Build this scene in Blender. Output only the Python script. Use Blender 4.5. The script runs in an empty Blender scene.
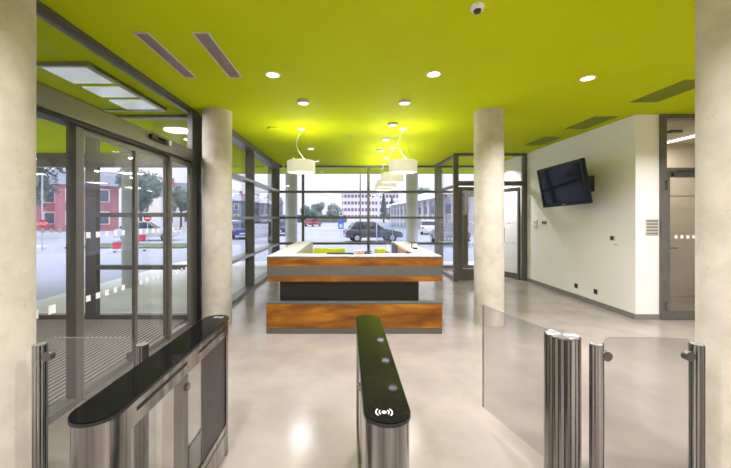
import bpy, bmesh, math, random
from mathutils import Vector, Matrix
R = random.Random(7)
SC = bpy.context.scene
COL = SC.collection
PI = math.pi
H = 3.3            # ceiling height
# ------------------------------------------------------------------ materials
def _nt(name):
    m = bpy.data.materials.new(name); m.use_nodes = True
    nt = m.node_tree; nt.nodes.clear()
    out = nt.nodes.new('ShaderNodeOutputMaterial')
    return m, nt, out
def pbr(name, col, rough=0.5, metal=0.0, spec=0.5, noise=0.0, nscale=5.0, stretch=(1, 1, 1), col2=None, bump=0.0,
        emit=None, estr=0.0, coat=0.0, detail=4.0, aniso=0.0, contrast=(0.35, 0.65)):
    m, nt, out = _nt(name)
    b = nt.nodes.new('ShaderNodeBsdfPrincipled')
    nt.links.new(b.outputs[0], out.inputs[0])
    b.inputs['Base Color'].default_value = (*col, 1)
    b.inputs['Roughness'].default_value = rough
    b.inputs['Metallic'].default_value = metal
    b.inputs['Specular IOR Level'].default_value = spec
    b.inputs['Coat Weight'].default_value = coat
    if emit:
        b.inputs['Emission Color'].default_value = (*emit, 1); b.inputs['Emission Strength'].default_value = estr
    if noise or bump or col2:
        tc = nt.nodes.new('ShaderNodeTexCoord'); mp = nt.nodes.new('ShaderNodeMapping')
        mp.inputs['Scale'].default_value = stretch
        nz = nt.nodes.new('ShaderNodeTexNoise'); nz.inputs['Scale'].default_value = nscale; nz.inputs['Detail'].default_value = detail
        nz.inputs['Roughness'].default_value = 0.6
        nt.links.new(tc.outputs['Object'], mp.inputs[0]); nt.links.new(mp.outputs[0], nz.inputs[0])
        if noise or col2:
            c2 = col2 or tuple(max(0, c * (1 - noise)) for c in col)
            rp = nt.nodes.new('ShaderNodeValToRGB')
            rp.color_ramp.elements[0].position = contrast[0]; rp.color_ramp.elements[0].color = (*c2, 1)
            rp.color_ramp.elements[1].position = contrast[1]; rp.color_ramp.elements[1].color = (*col, 1)
            nt.links.new(nz.outputs[0], rp.inputs[0]); nt.links.new(rp.outputs[0], b.inputs['Base Color'])
        if bump:
            bp = nt.nodes.new('ShaderNodeBump'); bp.inputs['Strength'].default_value = bump; bp.inputs['Distance'].default_value = 0.01
            nt.links.new(nz.outputs[0], bp.inputs['Height']); nt.links.new(bp.outputs[0], b.inputs['Normal'])
    if aniso:
        b.inputs['Anisotropic'].default_value = aniso
        tg = nt.nodes.new('ShaderNodeTangent'); tg.direction_type = 'RADIAL'; tg.axis = 'Z'
        nt.links.new(tg.outputs[0], b.inputs['Tangent'])
    return m
def glass(name, tint=(0.988, 0.992, 0.992), f0=0.032, rough=0.0, edge=1.0):
    """thin clear sheet: transparent, with a Schlick mirror term from the angle between view and surface"""
    m, nt, out = _nt(name)
    N = nt.nodes.new
    geo = N('ShaderNodeNewGeometry')
    dot = N('ShaderNodeVectorMath'); dot.operation = 'DOT_PRODUCT'
    nt.links.new(geo.outputs['Normal'], dot.inputs[0]); nt.links.new(geo.outputs['Incoming'], dot.inputs[1])
    ab = N('ShaderNodeMath'); ab.operation = 'ABSOLUTE'; nt.links.new(dot.outputs['Value'], ab.inputs[0])
    sb = N('ShaderNodeMath'); sb.operation = 'SUBTRACT'; sb.inputs[0].default_value = 1; nt.links.new(ab.outputs[0], sb.inputs[1])
    pw = N('ShaderNodeMath'); pw.operation = 'POWER'; pw.inputs[1].default_value = 5; nt.links.new(sb.outputs[0], pw.inputs[0])
    ma = N('ShaderNodeMath'); ma.operation = 'MULTIPLY_ADD'; ma.inputs[1].default_value = (1 - f0) * edge; ma.inputs[2].default_value = f0
    nt.links.new(pw.outputs[0], ma.inputs[0])
    tr = N('ShaderNodeBsdfTransparent'); tr.inputs[0].default_value = (*tint, 1)
    gl = N('ShaderNodeBsdfGlossy'); gl.inputs['Roughness'].default_value = rough
    mx = N('ShaderNodeMixShader')
    nt.links.new(ma.outputs[0], mx.inputs[0]); nt.links.new(tr.outputs[0], mx.inputs[1]); nt.links.new(gl.outputs[0], mx.inputs[2])
    nt.links.new(mx.outputs[0], out.inputs[0])
    return m
def emitter(name, col, s):
    m, nt, out = _nt(name)
    e = nt.nodes.new('ShaderNodeEmission'); e.inputs[0].default_value = (*col, 1); e.inputs[1].default_value = s
    nt.links.new(e.outputs[0], out.inputs[0]); return m

LIME = (0.525, 0.61, 0.002)
MT = dict(
    lime=pbr('lime_paint', LIME, 0.75, spec=.08, noise=0.04, nscale=1.3),
    lime_cab=pbr('lime_lacquer', (0.66, 0.74, 0.02), 0.4),
    olive=pbr('olive_grille', (0.31, 0.36, 0.02), 0.6, noise=.3, nscale=60),
    white=pbr('white_wall', (0.88, 0.86, 0.82), 0.7, noise=0.04, nscale=0.8),
    cream=pbr('cream_wall', (0.62, 0.55, 0.43), 0.7, noise=0.05, nscale=2),
    skirt=pbr('grey_skirting', (0.22, 0.21, 0.19), 0.5, noise=.1, nscale=4),
    frame=pbr('bronze_grey_frame', (0.15, 0.142, 0.128), 0.38, metal=0.3, noise=.12, nscale=7),
    frame_l=pbr('anodised_frame', (0.34, 0.33, 0.31), 0.32, metal=0.7, noise=.1, nscale=7),
    leaf_f=pbr('leaf_frame', (0.22, 0.205, 0.18), 0.35, metal=.45, noise=.1, nscale=7),
    header=pbr('header_aluminium', (0.21, 0.20, 0.18), 0.35, metal=.4, noise=.1, nscale=7),
    black=pbr('black_rubber', (0.012, 0.012, 0.012), 0.5, noise=.2, nscale=30),
    gloss=pbr('black_glass', (0.007, 0.007, 0.0065), 0.04, spec=0.034, noise=.2, nscale=20),
    steel=pbr('brushed_steel_glints', (0.43, 0.425, 0.415), 0.2, metal=1.0, noise=.62, nscale=17, contrast=(.38, .60), stretch=(1, 1, 0.02), bump=.03),  # brushed grain, with vertical reflection streaks painted into the colour
    steel_top=pbr('radial_steel', (0.30, 0.29, 0.28), 0.42, metal=.6, aniso=.85, noise=.1, nscale=50),
    steel_d=pbr('dark_steel', (0.13, 0.125, 0.12), 0.35, metal=.8, noise=.15, nscale=10),
    charcoal=pbr('charcoal_panel', (0.035, 0.034, 0.033), 0.4, noise=.2, nscale=6),
    grey_band=pbr('grey_laminate', (0.105, 0.102, 0.088), 0.45, noise=.15, nscale=9, stretch=(.4, 1, 1)),
    core=pbr('dark_core', (0.012, 0.012, 0.012), 0.5, noise=.2, nscale=5),
    counter=pbr('white_counter', (0.74, 0.74, 0.72), 0.35, noise=.03, nscale=5),
    paper=pbr('paper', (0.8, 0.8, 0.78), 0.8, noise=.05, nscale=20),
    navy=pbr('tv_plastic', (0.010, 0.012, 0.018), 0.35, spec=.25, noise=.2, nscale=8),
    screen=pbr('tv_screen', (0.006, 0.008, 0.018), 0.08, spec=.22, noise=.2, nscale=3),
    pink=pbr('pink_paper', (0.75, 0.45, 0.44), 0.8, noise=.1, nscale=30),
    beige=pbr('beige_weave', (0.72, 0.50, 0.36), 0.7, noise=.35, nscale=60),
    red=pbr('red_paint', (0.62, 0.03, 0.06), 0.5, noise=.15, nscale=6),
    blue=pbr('blue_paint', (0.03, 0.12, 0.50), 0.5, noise=.1, nscale=6),
    signwhite=pbr('sign_white', (0.85, 0.85, 0.85), 0.5, noise=.04, nscale=6),
    galv=pbr('galvanised_pole', (0.55, 0.57, 0.60), 0.45, metal=.3, noise=.15, nscale=10),
    tyre=pbr('tyre', (0.02, 0.02, 0.022), 0.8, noise=.2, nscale=20),
    glassdark=pbr('car_glass', (0.03, 0.04, 0.06), 0.1, noise=.1, nscale=3),
    bark=pbr('bark', (0.09, 0.065, 0.045), 0.9, noise=.4, nscale=12, bump=.4),
    leaf=pbr('leaf', (0.21, 0.29, 0.265), 0.7, noise=.45, nscale=2.5),  # pale and bluish: outdoor haze is put into the leaf colour
    leaf_b=pbr('spruce_leaf', (0.14, 0.20, 0.19), 0.7, noise=.4, nscale=2.5),  # darker foliage, likewise shifted towards blue for haze
    grass=pbr('grass', (0.14, 0.18, 0.10), 0.9, noise=.4, nscale=2.0, bump=.4),
    facade=pbr('white_facade', (0.80, 0.78, 0.80), 0.8, noise=.06, nscale=.3),
    facade_g=pbr('grey_facade', (0.50, 0.50, 0.53), 0.8, noise=.1, nscale=.4),
    facade_r=pbr('red_facade', (0.52, 0.20, 0.24), 0.8, noise=.15, nscale=2),
    facade_d=pbr('slate_facade', (0.20, 0.22, 0.27), 0.8, noise=.2, nscale=.5),
    roof=pbr('slate_roof', (0.26, 0.28, 0.36), 0.8, noise=.2, nscale=1.5),
    winband=pbr('window_glass_band', (0.16, 0.17, 0.25), 0.25, noise=.3, nscale=1.2),
    bandred=pbr('maroon_band', (0.26, 0.16, 0.24), 0.5, noise=.3, nscale=.8),
    ext_conc=pbr('outdoor_concrete', (0.60, 0.61, 0.68), 0.85, noise=.12, nscale=2),
    apron=pbr('pale_apron', (0.80, 0.80, 0.82), 0.8, noise=.06, nscale=2),
    glass=glass('clear_glass'),
    glass_gate=glass('gate_glass', (0.86, 0.87, 0.87), 0.05),
    glass_sh=glass('shelter_glass', (0.84, 0.90, 0.93), 0.05),
    glass_side=glass('turnstile_glass', (0.96, 0.965, 0.965), 0.05),
    glass_edge=pbr('glass_edge', (0.15, 0.17, 0.16), 0.15),
    marker=pbr('white_marker_film', (0.85, 0.86, 0.90), 0.7, noise=.02, nscale=20),
    lamp=emitter('lamp_lens', (1.0, 0.93, 0.88), 9.0),
    lamp_soft=emitter('lamp_lens_soft', (1.0, 0.92, 0.86), 2.6),
    tube=emitter('tube_lamp', (1.0, 0.94, 0.84), 2.2),
    drum=pbr('opal_drum', (0.80, 0.77, 0.68), 0.5, emit=(1.0, 0.93, 0.76), estr=0.36, noise=.02, nscale=4),
    diffuser=emitter('opal_diffuser', (1.0, 0.96, 0.86), 1.9),
    cable=pbr('white_cable', (0.8, 0.8, 0.7), 0.5),
    plate=pbr('ivory_plate', (0.62, 0.58, 0.50), 0.5, noise=.05, nscale=30),
    panelwhite=pbr('panel_white', (0.80, 0.84, 0.86), 0.15, noise=.05, nscale=3, emit=(0.85, 0.95, 1.0), estr=.3),  # slight glow added together with the vestibule panel lights
    grille=pbr('grille_grey', (0.52, 0.46, 0.44), 0.5, metal=.2, noise=.25, nscale=120),
    frame_p=pbr('grille_frame', (0.62, 0.60, 0.52), 0.5, noise=.05, nscale=9),
)
def mat_wood():
    m, nt, out = _nt('copper_brown_veneer'); N = nt.nodes.new
    b = N('ShaderNodeBsdfPrincipled'); nt.links.new(b.outputs[0], out.inputs[0])
    tc = N('ShaderNodeTexCoord'); mp = N('ShaderNodeMapping'); mp.inputs['Scale'].default_value = (1.0, 1.0, 4.5)
    n1 = N('ShaderNodeTexNoise'); n1.inputs['Scale'].default_value = 1.5; n1.inputs['Detail'].default_value = 4; n1.inputs['Roughness'].default_value = .55; n1.inputs['Distortion'].default_value = .5
    nt.links.new(tc.outputs['Object'], mp.inputs[0]); nt.links.new(mp.outputs[0], n1.inputs[0])
    rp = N('ShaderNodeValToRGB'); cr = rp.color_ramp
    cr.elements[0].position = .30; cr.elements[0].color = (.105, .033, .002, 1)
    cr.elements[1].position = .72; cr.elements[1].color = (.47, .20, .014, 1)
    e = cr.elements.new(.46); e.color = (.20, .066, .002, 1)
    e = cr.elements.new(.58); e.color = (.31, .108, .003, 1)
    nt.links.new(n1.outputs[0], rp.inputs[0]); nt.links.new(rp.outputs[0], b.inputs['Base Color'])
    b.inputs['Roughness'].default_value = .38; b.inputs['Specular IOR Level'].default_value = .4
    return m
MT['wood'] = mat_wood()
def mat_concrete(name, c1, c2, rough, joints=True):
    m, nt, out = _nt(name); N = nt.nodes.new
    b = N('ShaderNodeBsdfPrincipled'); nt.links.new(b.outputs[0], out.inputs[0])
    tc = N('ShaderNodeTexCoord')
    n1 = N('ShaderNodeTexNoise'); n1.inputs['Scale'].default_value = 2.6; n1.inputs['Detail'].default_value = 8; n1.inputs['Roughness'].default_value = .65
    n2 = N('ShaderNodeTexNoise'); n2.inputs['Scale'].default_value = 34; n2.inputs['Detail'].default_value = 3
    nt.links.new(tc.outputs['Object'], n1.inputs[0]); nt.links.new(tc.outputs['Object'], n2.inputs[0])
    rp = N('ShaderNodeValToRGB'); rp.color_ramp.elements[0].position = .34; rp.color_ramp.elements[0].color = (*c2, 1)
    rp.color_ramp.elements[1].position = .60; rp.color_ramp.elements[1].color = (*c1, 1)
    nt.links.new(n1.outputs[0], rp.inputs[0])
    r2 = N('ShaderNodeValToRGB'); r2.color_ramp.elements[0].position = .22; r2.color_ramp.elements[0].color = (.80, .78, .74, 1)
    r2.color_ramp.elements[1].position = .34; r2.color_ramp.elements[1].color = (1, 1, 1, 1)
    nt.links.new(n2.outputs[0], r2.inputs[0])
    mu = N('ShaderNodeMix'); mu.data_type = 'RGBA'; mu.blend_type = 'MULTIPLY'; mu.inputs[0].default_value = 1
    nt.links.new(rp.outputs[0], mu.inputs[6]); nt.links.new(r2.outputs[0], mu.inputs[7])
    nt.links.new(mu.outputs[2], b.inputs['Base Color'])
    b.inputs['Roughness'].default_value = rough
    bp = N('ShaderNodeBump'); bp.inputs['Strength'].default_value = .12; bp.inputs['Distance'].default_value = .01
    nt.links.new(n2.outputs[0], bp.inputs['Height']); nt.links.new(bp.outputs[0], b.inputs['Normal'])
    return m
MT['concrete'] = mat_concrete('board_marked_concrete', (.66, .605, .505), (.50, .455, .375), .75)
def mat_floor():
    m, nt, out = _nt('polished_concrete_floor'); N = nt.nodes.new
    b = N('ShaderNodeBsdfPrincipled'); nt.links.new(b.outputs[0], out.inputs[0])
    tc = N('ShaderNodeTexCoord')
    n1 = N('ShaderNodeTexNoise'); n1.inputs['Scale'].default_value = 1.1; n1.inputs['Detail'].default_value = 8; n1.inputs['Roughness'].default_value = .6
    nt.links.new(tc.outputs['Object'], n1.inputs[0])
    rp = N('ShaderNodeValToRGB'); rp.color_ramp.elements[0].position = .33; rp.color_ramp.elements[0].color = (.24, .208, .18, 1)
    rp.color_ramp.elements[1].position = .66; rp.color_ramp.elements[1].color = (.335, .292, .25, 1)
    nt.links.new(n1.outputs[0], rp.inputs[0]); nt.links.new(rp.outputs[0], b.inputs['Base Color'])
    r2 = N('ShaderNodeMapRange'); r2.inputs['To Min'].default_value = .10; r2.inputs['To Max'].default_value = .27
    nt.links.new(n1.outputs[0], r2.inputs['Value']); nt.links.new(r2.outputs[0], b.inputs['Roughness'])
    b.inputs['Specular IOR Level'].default_value = .5
    return m
MT['floor'] = mat_floor()
def mat_mat():
    m, nt, out = _nt('ribbed_mat'); N = nt.nodes.new
    b = N('ShaderNodeBsdfPrincipled'); nt.links.new(b.outputs[0], out.inputs[0])
    tc = N('ShaderNodeTexCoord')
    w = N('ShaderNodeTexWave'); w.wave_type = 'BANDS'; w.bands_direction = 'X'; w.inputs['Scale'].default_value = 5.0; w.inputs['Distortion'].default_value = .25
    w.inputs['Detail Scale'].default_value = 6
    n = N('ShaderNodeTexNoise'); n.inputs['Scale'].default_value = 60
    nt.links.new(tc.outputs['Object'], w.inputs[0]); nt.links.new(tc.outputs['Object'], n.inputs[0])
    rp = N('ShaderNodeValToRGB'); rp.color_ramp.elements[0].position = .1; rp.color_ramp.elements[0].color = (.045, .042, .035, 1)
    rp.color_ramp.elements[1].position = .9; rp.color_ramp.elements[1].color = (.36, .33, .28, 1)
    ad = N('ShaderNodeMath'); ad.operation = 'MULTIPLY'; nt.links.new(w.outputs['Fac'], ad.inputs[0])
    mr = N('ShaderNodeMapRange'); mr.inputs['To Min'].default_value = .5; mr.inputs['To Max'].default_value = 1.4
    nt.links.new(n.outputs[0], mr.inputs['Value']); nt.links.new(mr.outputs[0], ad.inputs[1])
    nt.links.new(ad.outputs[0], rp.inputs[0]); nt.links.new(rp.outputs[0], b.inputs['Base Color'])
    b.inputs['Roughness'].default_value = .8
    return m
MT['mat'] = mat_mat()
def mat_asphalt():
    m, nt, out = _nt('asphalt'); N = nt.nodes.new
    b = N('ShaderNodeBsdfPrincipled'); nt.links.new(b.outputs[0], out.inputs[0])
    tc = N('ShaderNodeTexCoord')
    n = N('ShaderNodeTexNoise'); n.inputs['Scale'].default_value = .12; n.inputs['Detail'].default_value = 9
    nt.links.new(tc.outputs['Object'], n.inputs[0])
    rp = N('ShaderNodeValToRGB'); rp.color_ramp.elements[0].position = .35; rp.color_ramp.elements[0].color = (.33, .345, .42, 1)
    rp.color_ramp.elements[1].position = .65; rp.color_ramp.elements[1].color = (.40, .415, .49, 1)
    nt.links.new(n.outputs[0], rp.inputs[0]); nt.links.new(rp.outputs[0], b.inputs['Base Color'])
    b.inputs['Roughness'].default_value = .75
    return m
MT['asphalt'] = mat_asphalt()
def paint(name, c): 
    return pbr(name, c, 0.25, noise=.05, nscale=3, coat=.4)
# ------------------------------------------------------------------ mesh builder
class MB:
    def __init__(self): self.bm = bmesh.new()
    def _xf(self, vs, rot, org):
        if rot is not None:
            bmesh.ops.transform(self.bm, matrix=Matrix.Translation(org) @ rot @ Matrix.Translation(-Vector(org)), verts=vs)
    def box(self, x0, x1, y0, y1, z0, z1, bev=0.0, rot=None, org=None):
        g = bmesh.ops.create_cube(self.bm, size=1.0); vs = g['verts']
        for v in vs:
            v.co = Vector(((x0 + x1) / 2 + v.co.x * (x1 - x0), (y0 + y1) / 2 + v.co.y * (y1 - y0), (z0 + z1) / 2 + v.co.z * (z1 - z0)))
        if rot is not None: self._xf(vs, rot, org if org is not None else ((x0 + x1) / 2, (y0 + y1) / 2, (z0 + z1) / 2))
        if bev:
            es = list({e for v in vs for e in v.link_edges})
            bmesh.ops.bevel(self.bm, geom=es, offset=bev, segments=2, profile=.5, affect='EDGES')
        return self
    def cyl(self, c, r, z0, z1, n=32, r2=None, axis='Z'):
        g = bmesh.ops.create_cone(self.bm, cap_ends=True, segments=n, radius1=r, radius2=r if r2 is None else r2, depth=z1 - z0)
        m = Matrix.Translation((0, 0, (z0 + z1) / 2))
        if axis == 'X': m = Matrix.Rotation(PI / 2, 4, 'Y') @ m
        if axis == 'Y': m = Matrix.Rotation(-PI / 2, 4, 'X') @ m
        bmesh.ops.transform(self.bm, matrix=Matrix.Translation(c) @ m, verts=g['verts'])
        return self
    def prism(self, pts, z0, z1, axis='Z'):
        """closed polygon pts extruded; axis Z: (x,y); X: (y,z); Y: (x,z)"""
        def P(p, h):
            return {'Z': (p[0], p[1], h), 'X': (h, p[0], p[1]), 'Y': (p[0], h, p[1])}[axis]
        a = [self.bm.verts.new(P(p, z0)) for p in pts]; b = [self.bm.verts.new(P(p, z1)) for p in pts]
        n = len(pts)
        self.bm.faces.new(a); self.bm.faces.new(b[::-1])
        for i in range(n): self.bm.faces.new((a[i], b[i], b[(i + 1) % n], a[(i + 1) % n]))
        return self
    def lathe(self, prof, c=(0, 0, 0), n=40, closed=False):
        rings = []
        for r, z in prof:
            rings.append([self.bm.verts.new((c[0] + r * math.cos(2 * PI * k / n), c[1] + r * math.sin(2 * PI * k / n), c[2] + z)) for k in range(n)])
        m = len(rings)
        for i in range(m if closed else m - 1):
            A, B = rings[i], rings[(i + 1) % m]
            for k in range(n): self.bm.faces.new((A[k], A[(k + 1) % n], B[(k + 1) % n], B[k]))
        if not closed:
            if prof[0][0] > 1e-4: self.bm.faces.new(rings[0][::-1])
            if prof[-1][0] > 1e-4: self.bm.faces.new(rings[-1])
        return self
    def tube(self, pts, r, n=8):
        pts = [Vector(p) for p in pts]; rings = []
        for i, p in enumerate(pts):
            t = (pts[min(i + 1, len(pts) - 1)] - pts[max(i - 1, 0)]).normalized()
            u = t.orthogonal().normalized() if i == 0 else (u - t * u.dot(t)).normalized()
            w = t.cross(u)
            rings.append([self.bm.verts.new(p + r * (math.cos(2 * PI * k / n) * u + math.sin(2 * PI * k / n) * w)) for k in range(n)])
        for A, B in zip(rings, rings[1:]):
            for k in range(n): self.bm.faces.new((A[k], A[(k + 1) % n], B[(k + 1) % n], B[k]))
        self.bm.faces.new(rings[0][::-1]); self.bm.faces.new(rings[-1])
        return self
    def build(self, name, mat, parent=None, smooth=False, label=None):
        bmesh.ops.recalc_face_normals(self.bm, faces=self.bm.faces)
        me = bpy.data.meshes.new(name)
        if smooth:
            for f in self.bm.faces: f.smooth = True
            for e in self.bm.edges:
                if len(e.link_faces) == 2 and e.calc_face_angle(0) > math.radians(38): e.smooth = False
        self.bm.to_mesh(me); self.bm.free()
        me.materials.append(MT[mat] if isinstance(mat, str) else mat)
        o = bpy.data.objects.new(name, me); COL.objects.link(o)
        if parent is not None: o.parent = parent
        if label: o['label'] = label
        return o
def B(*a, **k): return MB().box(*a, **k)
def tag(o, label, cat, group=None, kind=None):
    o['label'] = label; o['category'] = cat
    if group: o['group'] = group
    if kind: o['kind'] = kind
    return o
def thing(name, label, cat, loc=(0, 0, 0), rz=0.0, group=None, kind=None):
    o = bpy.data.objects.new(name, None); COL.objects.link(o); o.empty_display_size = .1
    loc = tuple(loc)
    if abs(loc[2] - H) < 1e-6: loc = (loc[0], loc[1], H + .003)
    o.location = loc; o.rotation_euler = (0, 0, rz)
    return tag(o, label, cat, group, kind)
def dup(root, loc, rz=0.0, label=None):
    r = root.copy(); COL.objects.link(r); r.location = (loc[0], loc[1], loc[2] + (.003 if abs(loc[2] - H) < 1e-6 else 0)); r.rotation_euler = (0, 0, rz)
    if label: r['label'] = label
    for ch in list(root.children):
        c = ch.copy(); COL.objects.link(c); c.parent = r
        for g in list(ch.children):
            d = g.copy(); COL.objects.link(d); d.parent = c
    return r
def lamp_area(parent, loc, size, power, col=(.97, .925, 1.0), up=False, spread=PI):
    l = bpy.data.lights.new('lamp_light', 'AREA'); l.shape = 'DISK'; l.size = size; l.energy = power; l.color = col; l.spread = spread
    o = bpy.data.objects.new('lamp_light', l); COL.objects.link(o); o.parent = parent; o.location = loc
    if up: o.rotation_euler = (PI, 0, 0)
    return o
def struct(o, label, cat): return tag(o, label, cat, kind='structure')
# ------------------------------------------------------------------ room shell
S = []
struct(B(-5.7, -2.35, 1.45, 5.65, -.1, 0).box(-2.35, 4.8, -3.2, 11.25, -.1, 0).box(4.8, 8.2, -3.2, 7.4, -.1, 0).build('floor', 'floor'),
       'pale polished concrete floor of the lobby', 'floor')
struct(B(-9.5, -2.35, 1.3, 8.9, H, H + .4).box(-4.6, -2.35, 8.9, 12.95, H, H + .4).box(-2.35, 5.0, -3.3, 12.95, H, H + .4).box(5.0, 8.3, -3.3, 7.5, H, H + .4).build('ceiling', 'lime'),
       'lime green painted ceiling running out over the glass walls', 'ceiling')
struct(B(4.65, 4.8, 5.56, 11.2, 0, H).build('wall_right', 'white'), 'white plaster wall behind the tilted television', 'wall')
struct(B(4.8, 5.03, 5.56, 5.71, 0, H).box(6.12, 8.2, 5.56, 5.71, 0, H).build('wall_alcove', 'white'), 'narrow white wall strip beside the corridor door', 'wall')
struct(B(8.2, 8.35, -3.3, 7.4, 0, H).build('wall_side', 'white'), 'white side wall at the far right of the lobby', 'wall')
struct(B(-2.5, 8.35, -3.45, -3.3, 0, H).build('wall_rear', 'white'), 'white wall behind the turnstile line', 'wall')
struct(B(-2.5, -2.35, -3.3, 1.45, 0, H).build('wall_left', 'white'), 'white wall before the sliding entrance doors', 'wall')
struct(B(-5.85, -2.5, 1.3, 1.45, 0, H).build('wall_lobby', 'white'), 'white near end wall of the side vestibule', 'wall')
struct(B(4.8, 8.2, 7.3, 7.45, 0, H).build('wall_corridor', 'cream'), 'cream wall across the corridor behind the brown framed door', 'wall')
struct(B(4.8, 8.2, 5.71, 7.3, 3.2, H).build('trim_1', 'cream'), 'dropped grey ceiling of the corridor behind the brown framed door', 'ceiling')
struct(B(4.632, 4.65, 5.545, 8.90, 0, .085).box(4.65, 5.03, 5.542, 5.56, 0, .085).build('baseboard_right', 'skirt'), 'grey skirting along the foot of the white television wall', 'skirting')
struct(B(4.8, 8.2, 7.28, 7.3, 0, .08).build('baseboard_corridor', 'skirt'), 'dark skirting at the foot of the corridor wall', 'skirting')
struct(B(-2.43, -2.345, 1.45, 5.32, H - .04, H).box(-2.42, -2.38, 1.45, 5.32, H - .08, H - .04).build('trim_2', 'frame'), 'dark track on the ceiling above the sliding entrance doors', 'track')
struct(B(-9.6, -9.5, 1.2, 9.0, H - .3, H + .6).box(-9.5, -4.7, 8.9, 9.0, H - .3, H + .6).box(-4.7, -4.6, 8.9, 13.05, H - .02, H + .6).box(-4.6, 5.1, 12.95, 13.05, H - .02, H + .6).build('trim_3', 'facade_g'), 'grey fascia edge of the roof overhang outside', 'fascia')
# outdoor ground
struct(B(-160, 160, -20, 260, -.25, -.13).build('ground_outside', 'asphalt'), 'blue grey asphalt of the car park and street outside', 'ground')
struct(B(-2.42, 5.2, 11.25, 13.0, -.13, -.02).box(-6.2, -2.42, 5.72, 13.0, -.13, -.02).build('path_outside', 'apron'), 'pale concrete apron under the roof overhang outside', 'path')

# ------------------------------------------------------------------ windows
def markers(mb, pts, s=.03, axis='X', off=0.0):
    for (u, w, z) in pts:
        if axis == 'X': mb.box(w + off - .001, w + off + .001, u - s, u + s, z - s, z + s)
        else: mb.box(u - s, u + s, w + off - .001, w + off + .001, z - s, z + s)
TR = (.80, 1.63, 2.46)
def side_window(name, x_out, x_in, y0, y1, label, rails=TR, xg=None, post=.07, mat='frame', lightrail=True):
    t = thing(name, label, 'window', kind='structure')
    f = B(x_out, x_in, y0, y0 + post, 0, H).box(x_out, x_in, y0 + post, y1, 0, .07).box(x_out, x_in, y0 + post, y1, H - .13, H)
    f.build('frame', mat, t)
    r = MB()
    for z in rails: r.box(x_out, x_in, y0 + post, y1, z - .03, z + .03)
    r.build('transom', 'frame_l' if lightrail else mat, t, label='lighter aluminium transom')
    xg = (x_out + x_in) / 2 if xg is None else xg
    B(xg - .005, xg + .005, y0 + post, y1, .07, H - .13).build('pane', 'glass', t)
    return t
side_window('window_1', -2.34, -2.14, 5.66, 7.93, 'tall side window bay just behind the left concrete column', xg=-2.29)
side_window('window_2', -2.34, -2.14, 7.93, 10.95, 'tall side window bay reaching the far left corner post', xg=-2.29)
struct(B(-2.5, -2.22, 10.95, 11.2, 0, H).build('window_post', 'frame'), 'dark corner post between side and far glass walls', 'post')
def front_window(name, x0, x1, y0, y1, label, rails=TR, post=.07, top=.06, right_post=False, mat='frame', zr=.035):
    t = thing(name, label, 'window', kind='structure')
    f = B(x0, x0 + post, y0, y1, 0, H).box(x0 + post, x1, y0, y1, 0, .07).box(x0 + post, x1, y0, y1, H - top, H)
    xe = x1
    if right_post: f.box(x1, x1 + post, y0, y1, 0, H)
    for z in rails: f.box(x0 + post, x1, y0, y1, z - zr, z + zr)
    f.build('frame', mat, t)
    ym = (y0 + y1) / 2
    B(x0 + post, x1, ym - .005, ym + .005, .07, H - top).build('pane', 'glass', t)
    return t
front_window('window_3', -2.22, -1.45, 11.05, 11.2, 'narrow far window bay beside the left corner post', post=.04)
front_window('window_4', -1.45, .65, 11.05, 11.2, 'wide far window bay in the middle behind the reception desk')
front_window('window_5', .65, 2.84, 11.05, 11.2, 'wide far window bay right of the middle, behind the hanging lamps', right_post=True, post=.08)
w6 = thing('window_6', 'glass return wall between far windows and entrance doors', 'window', kind='structure')
f = B(2.80, 2.88, 9.00, 11.05, 0, .07).box(2.80, 2.88, 9.00, 11.05, H - .06, H)
for z in (2.46,): f.box(2.80, 2.88, 9.00, 11.05, z - .035, z + .035)
f.build('frame', 'frame', w6)
B(2.835, 2.845, 9.00, 11.05, .07, H - .06).build('pane', 'glass', w6)
mk = MB(); markers(mk, [(9.2 + .13 * k, 2.84, z) for k in range(12) for z in (1.48, .9)], .022, 'X', .007); mk.build('marker_squares', 'marker', w6)
# entrance lobby: inner door wall (y=9.17..9.27) and outer wall (y=11.05..11.2)
d2 = thing('door_2', 'grey framed glass entrance doors behind the right round column', 'door', kind='structure')
f = B(2.76, 2.88, 8.90, 9.00, 0, H)
f.box(2.88, 4.55, 8.90, 9.00, 2.46, 2.58).box(2.88, 4.55, 8.90, 9.00, H - .07, H).box(4.55, 4.649, 8.90, 9.00, 0, H)
f.box(3.67, 3.75, 8.90, 9.00, 0, 2.46)
f.build('frame', 'frame', d2)
B(2.88, 4.55, 8.945, 8.955, 2.58, H - .07).build('transom_pane', 'glass', d2)
def leaf(parent, w, h, name='leaf', st=.09, bot=.30, t=.05):
    l = B(0, st, -t / 2, t / 2, .01, h).box(w - st, w, -t / 2, t / 2, .01, h).box(st, w - st, -t / 2, t / 2, h - .10, h).box(st, w - st, -t / 2, t / 2, .01, bot).build(name, 'frame', parent)
    B(st, w - st, -.005, .005, bot, h - .10).build('leaf_pane', 'glass', l)
    m = MB()
    for k in range(int((w - 2 * st) / .11)):
        for z in (1.48, .95): m.box(st + .04 + .11 * k, st + .08 + .11 * k, -.008, -.006, z - .02, z + .02)
    m.build('marker_squares', 'marker', l)
    return l
l1 = leaf(d2, .76, 2.43); l1.location = (2.90, 8.95, 0)
MB().box(.11, .20, -.075, -.03, .45, 1.72, bev=.01).build('push_plate', 'frame', l1, label='tall dark push plate')
l2 = leaf(d2, .70, 2.43, st=.06, bot=.16); l2.location = (4.52, 9.02, 0); l2.rotation_euler = (0, 0, math.radians(112))
MB().tube([(.60, -.04, .9), (.60, -.09, .95), (.60, -.09, 1.35), (.60, -.04, 1.40)], .012).build('door_handle', 'steel_d', l2)
d4 = thing('door_4', 'outer glass entrance door wall facing the car park', 'door', kind='structure')
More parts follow.
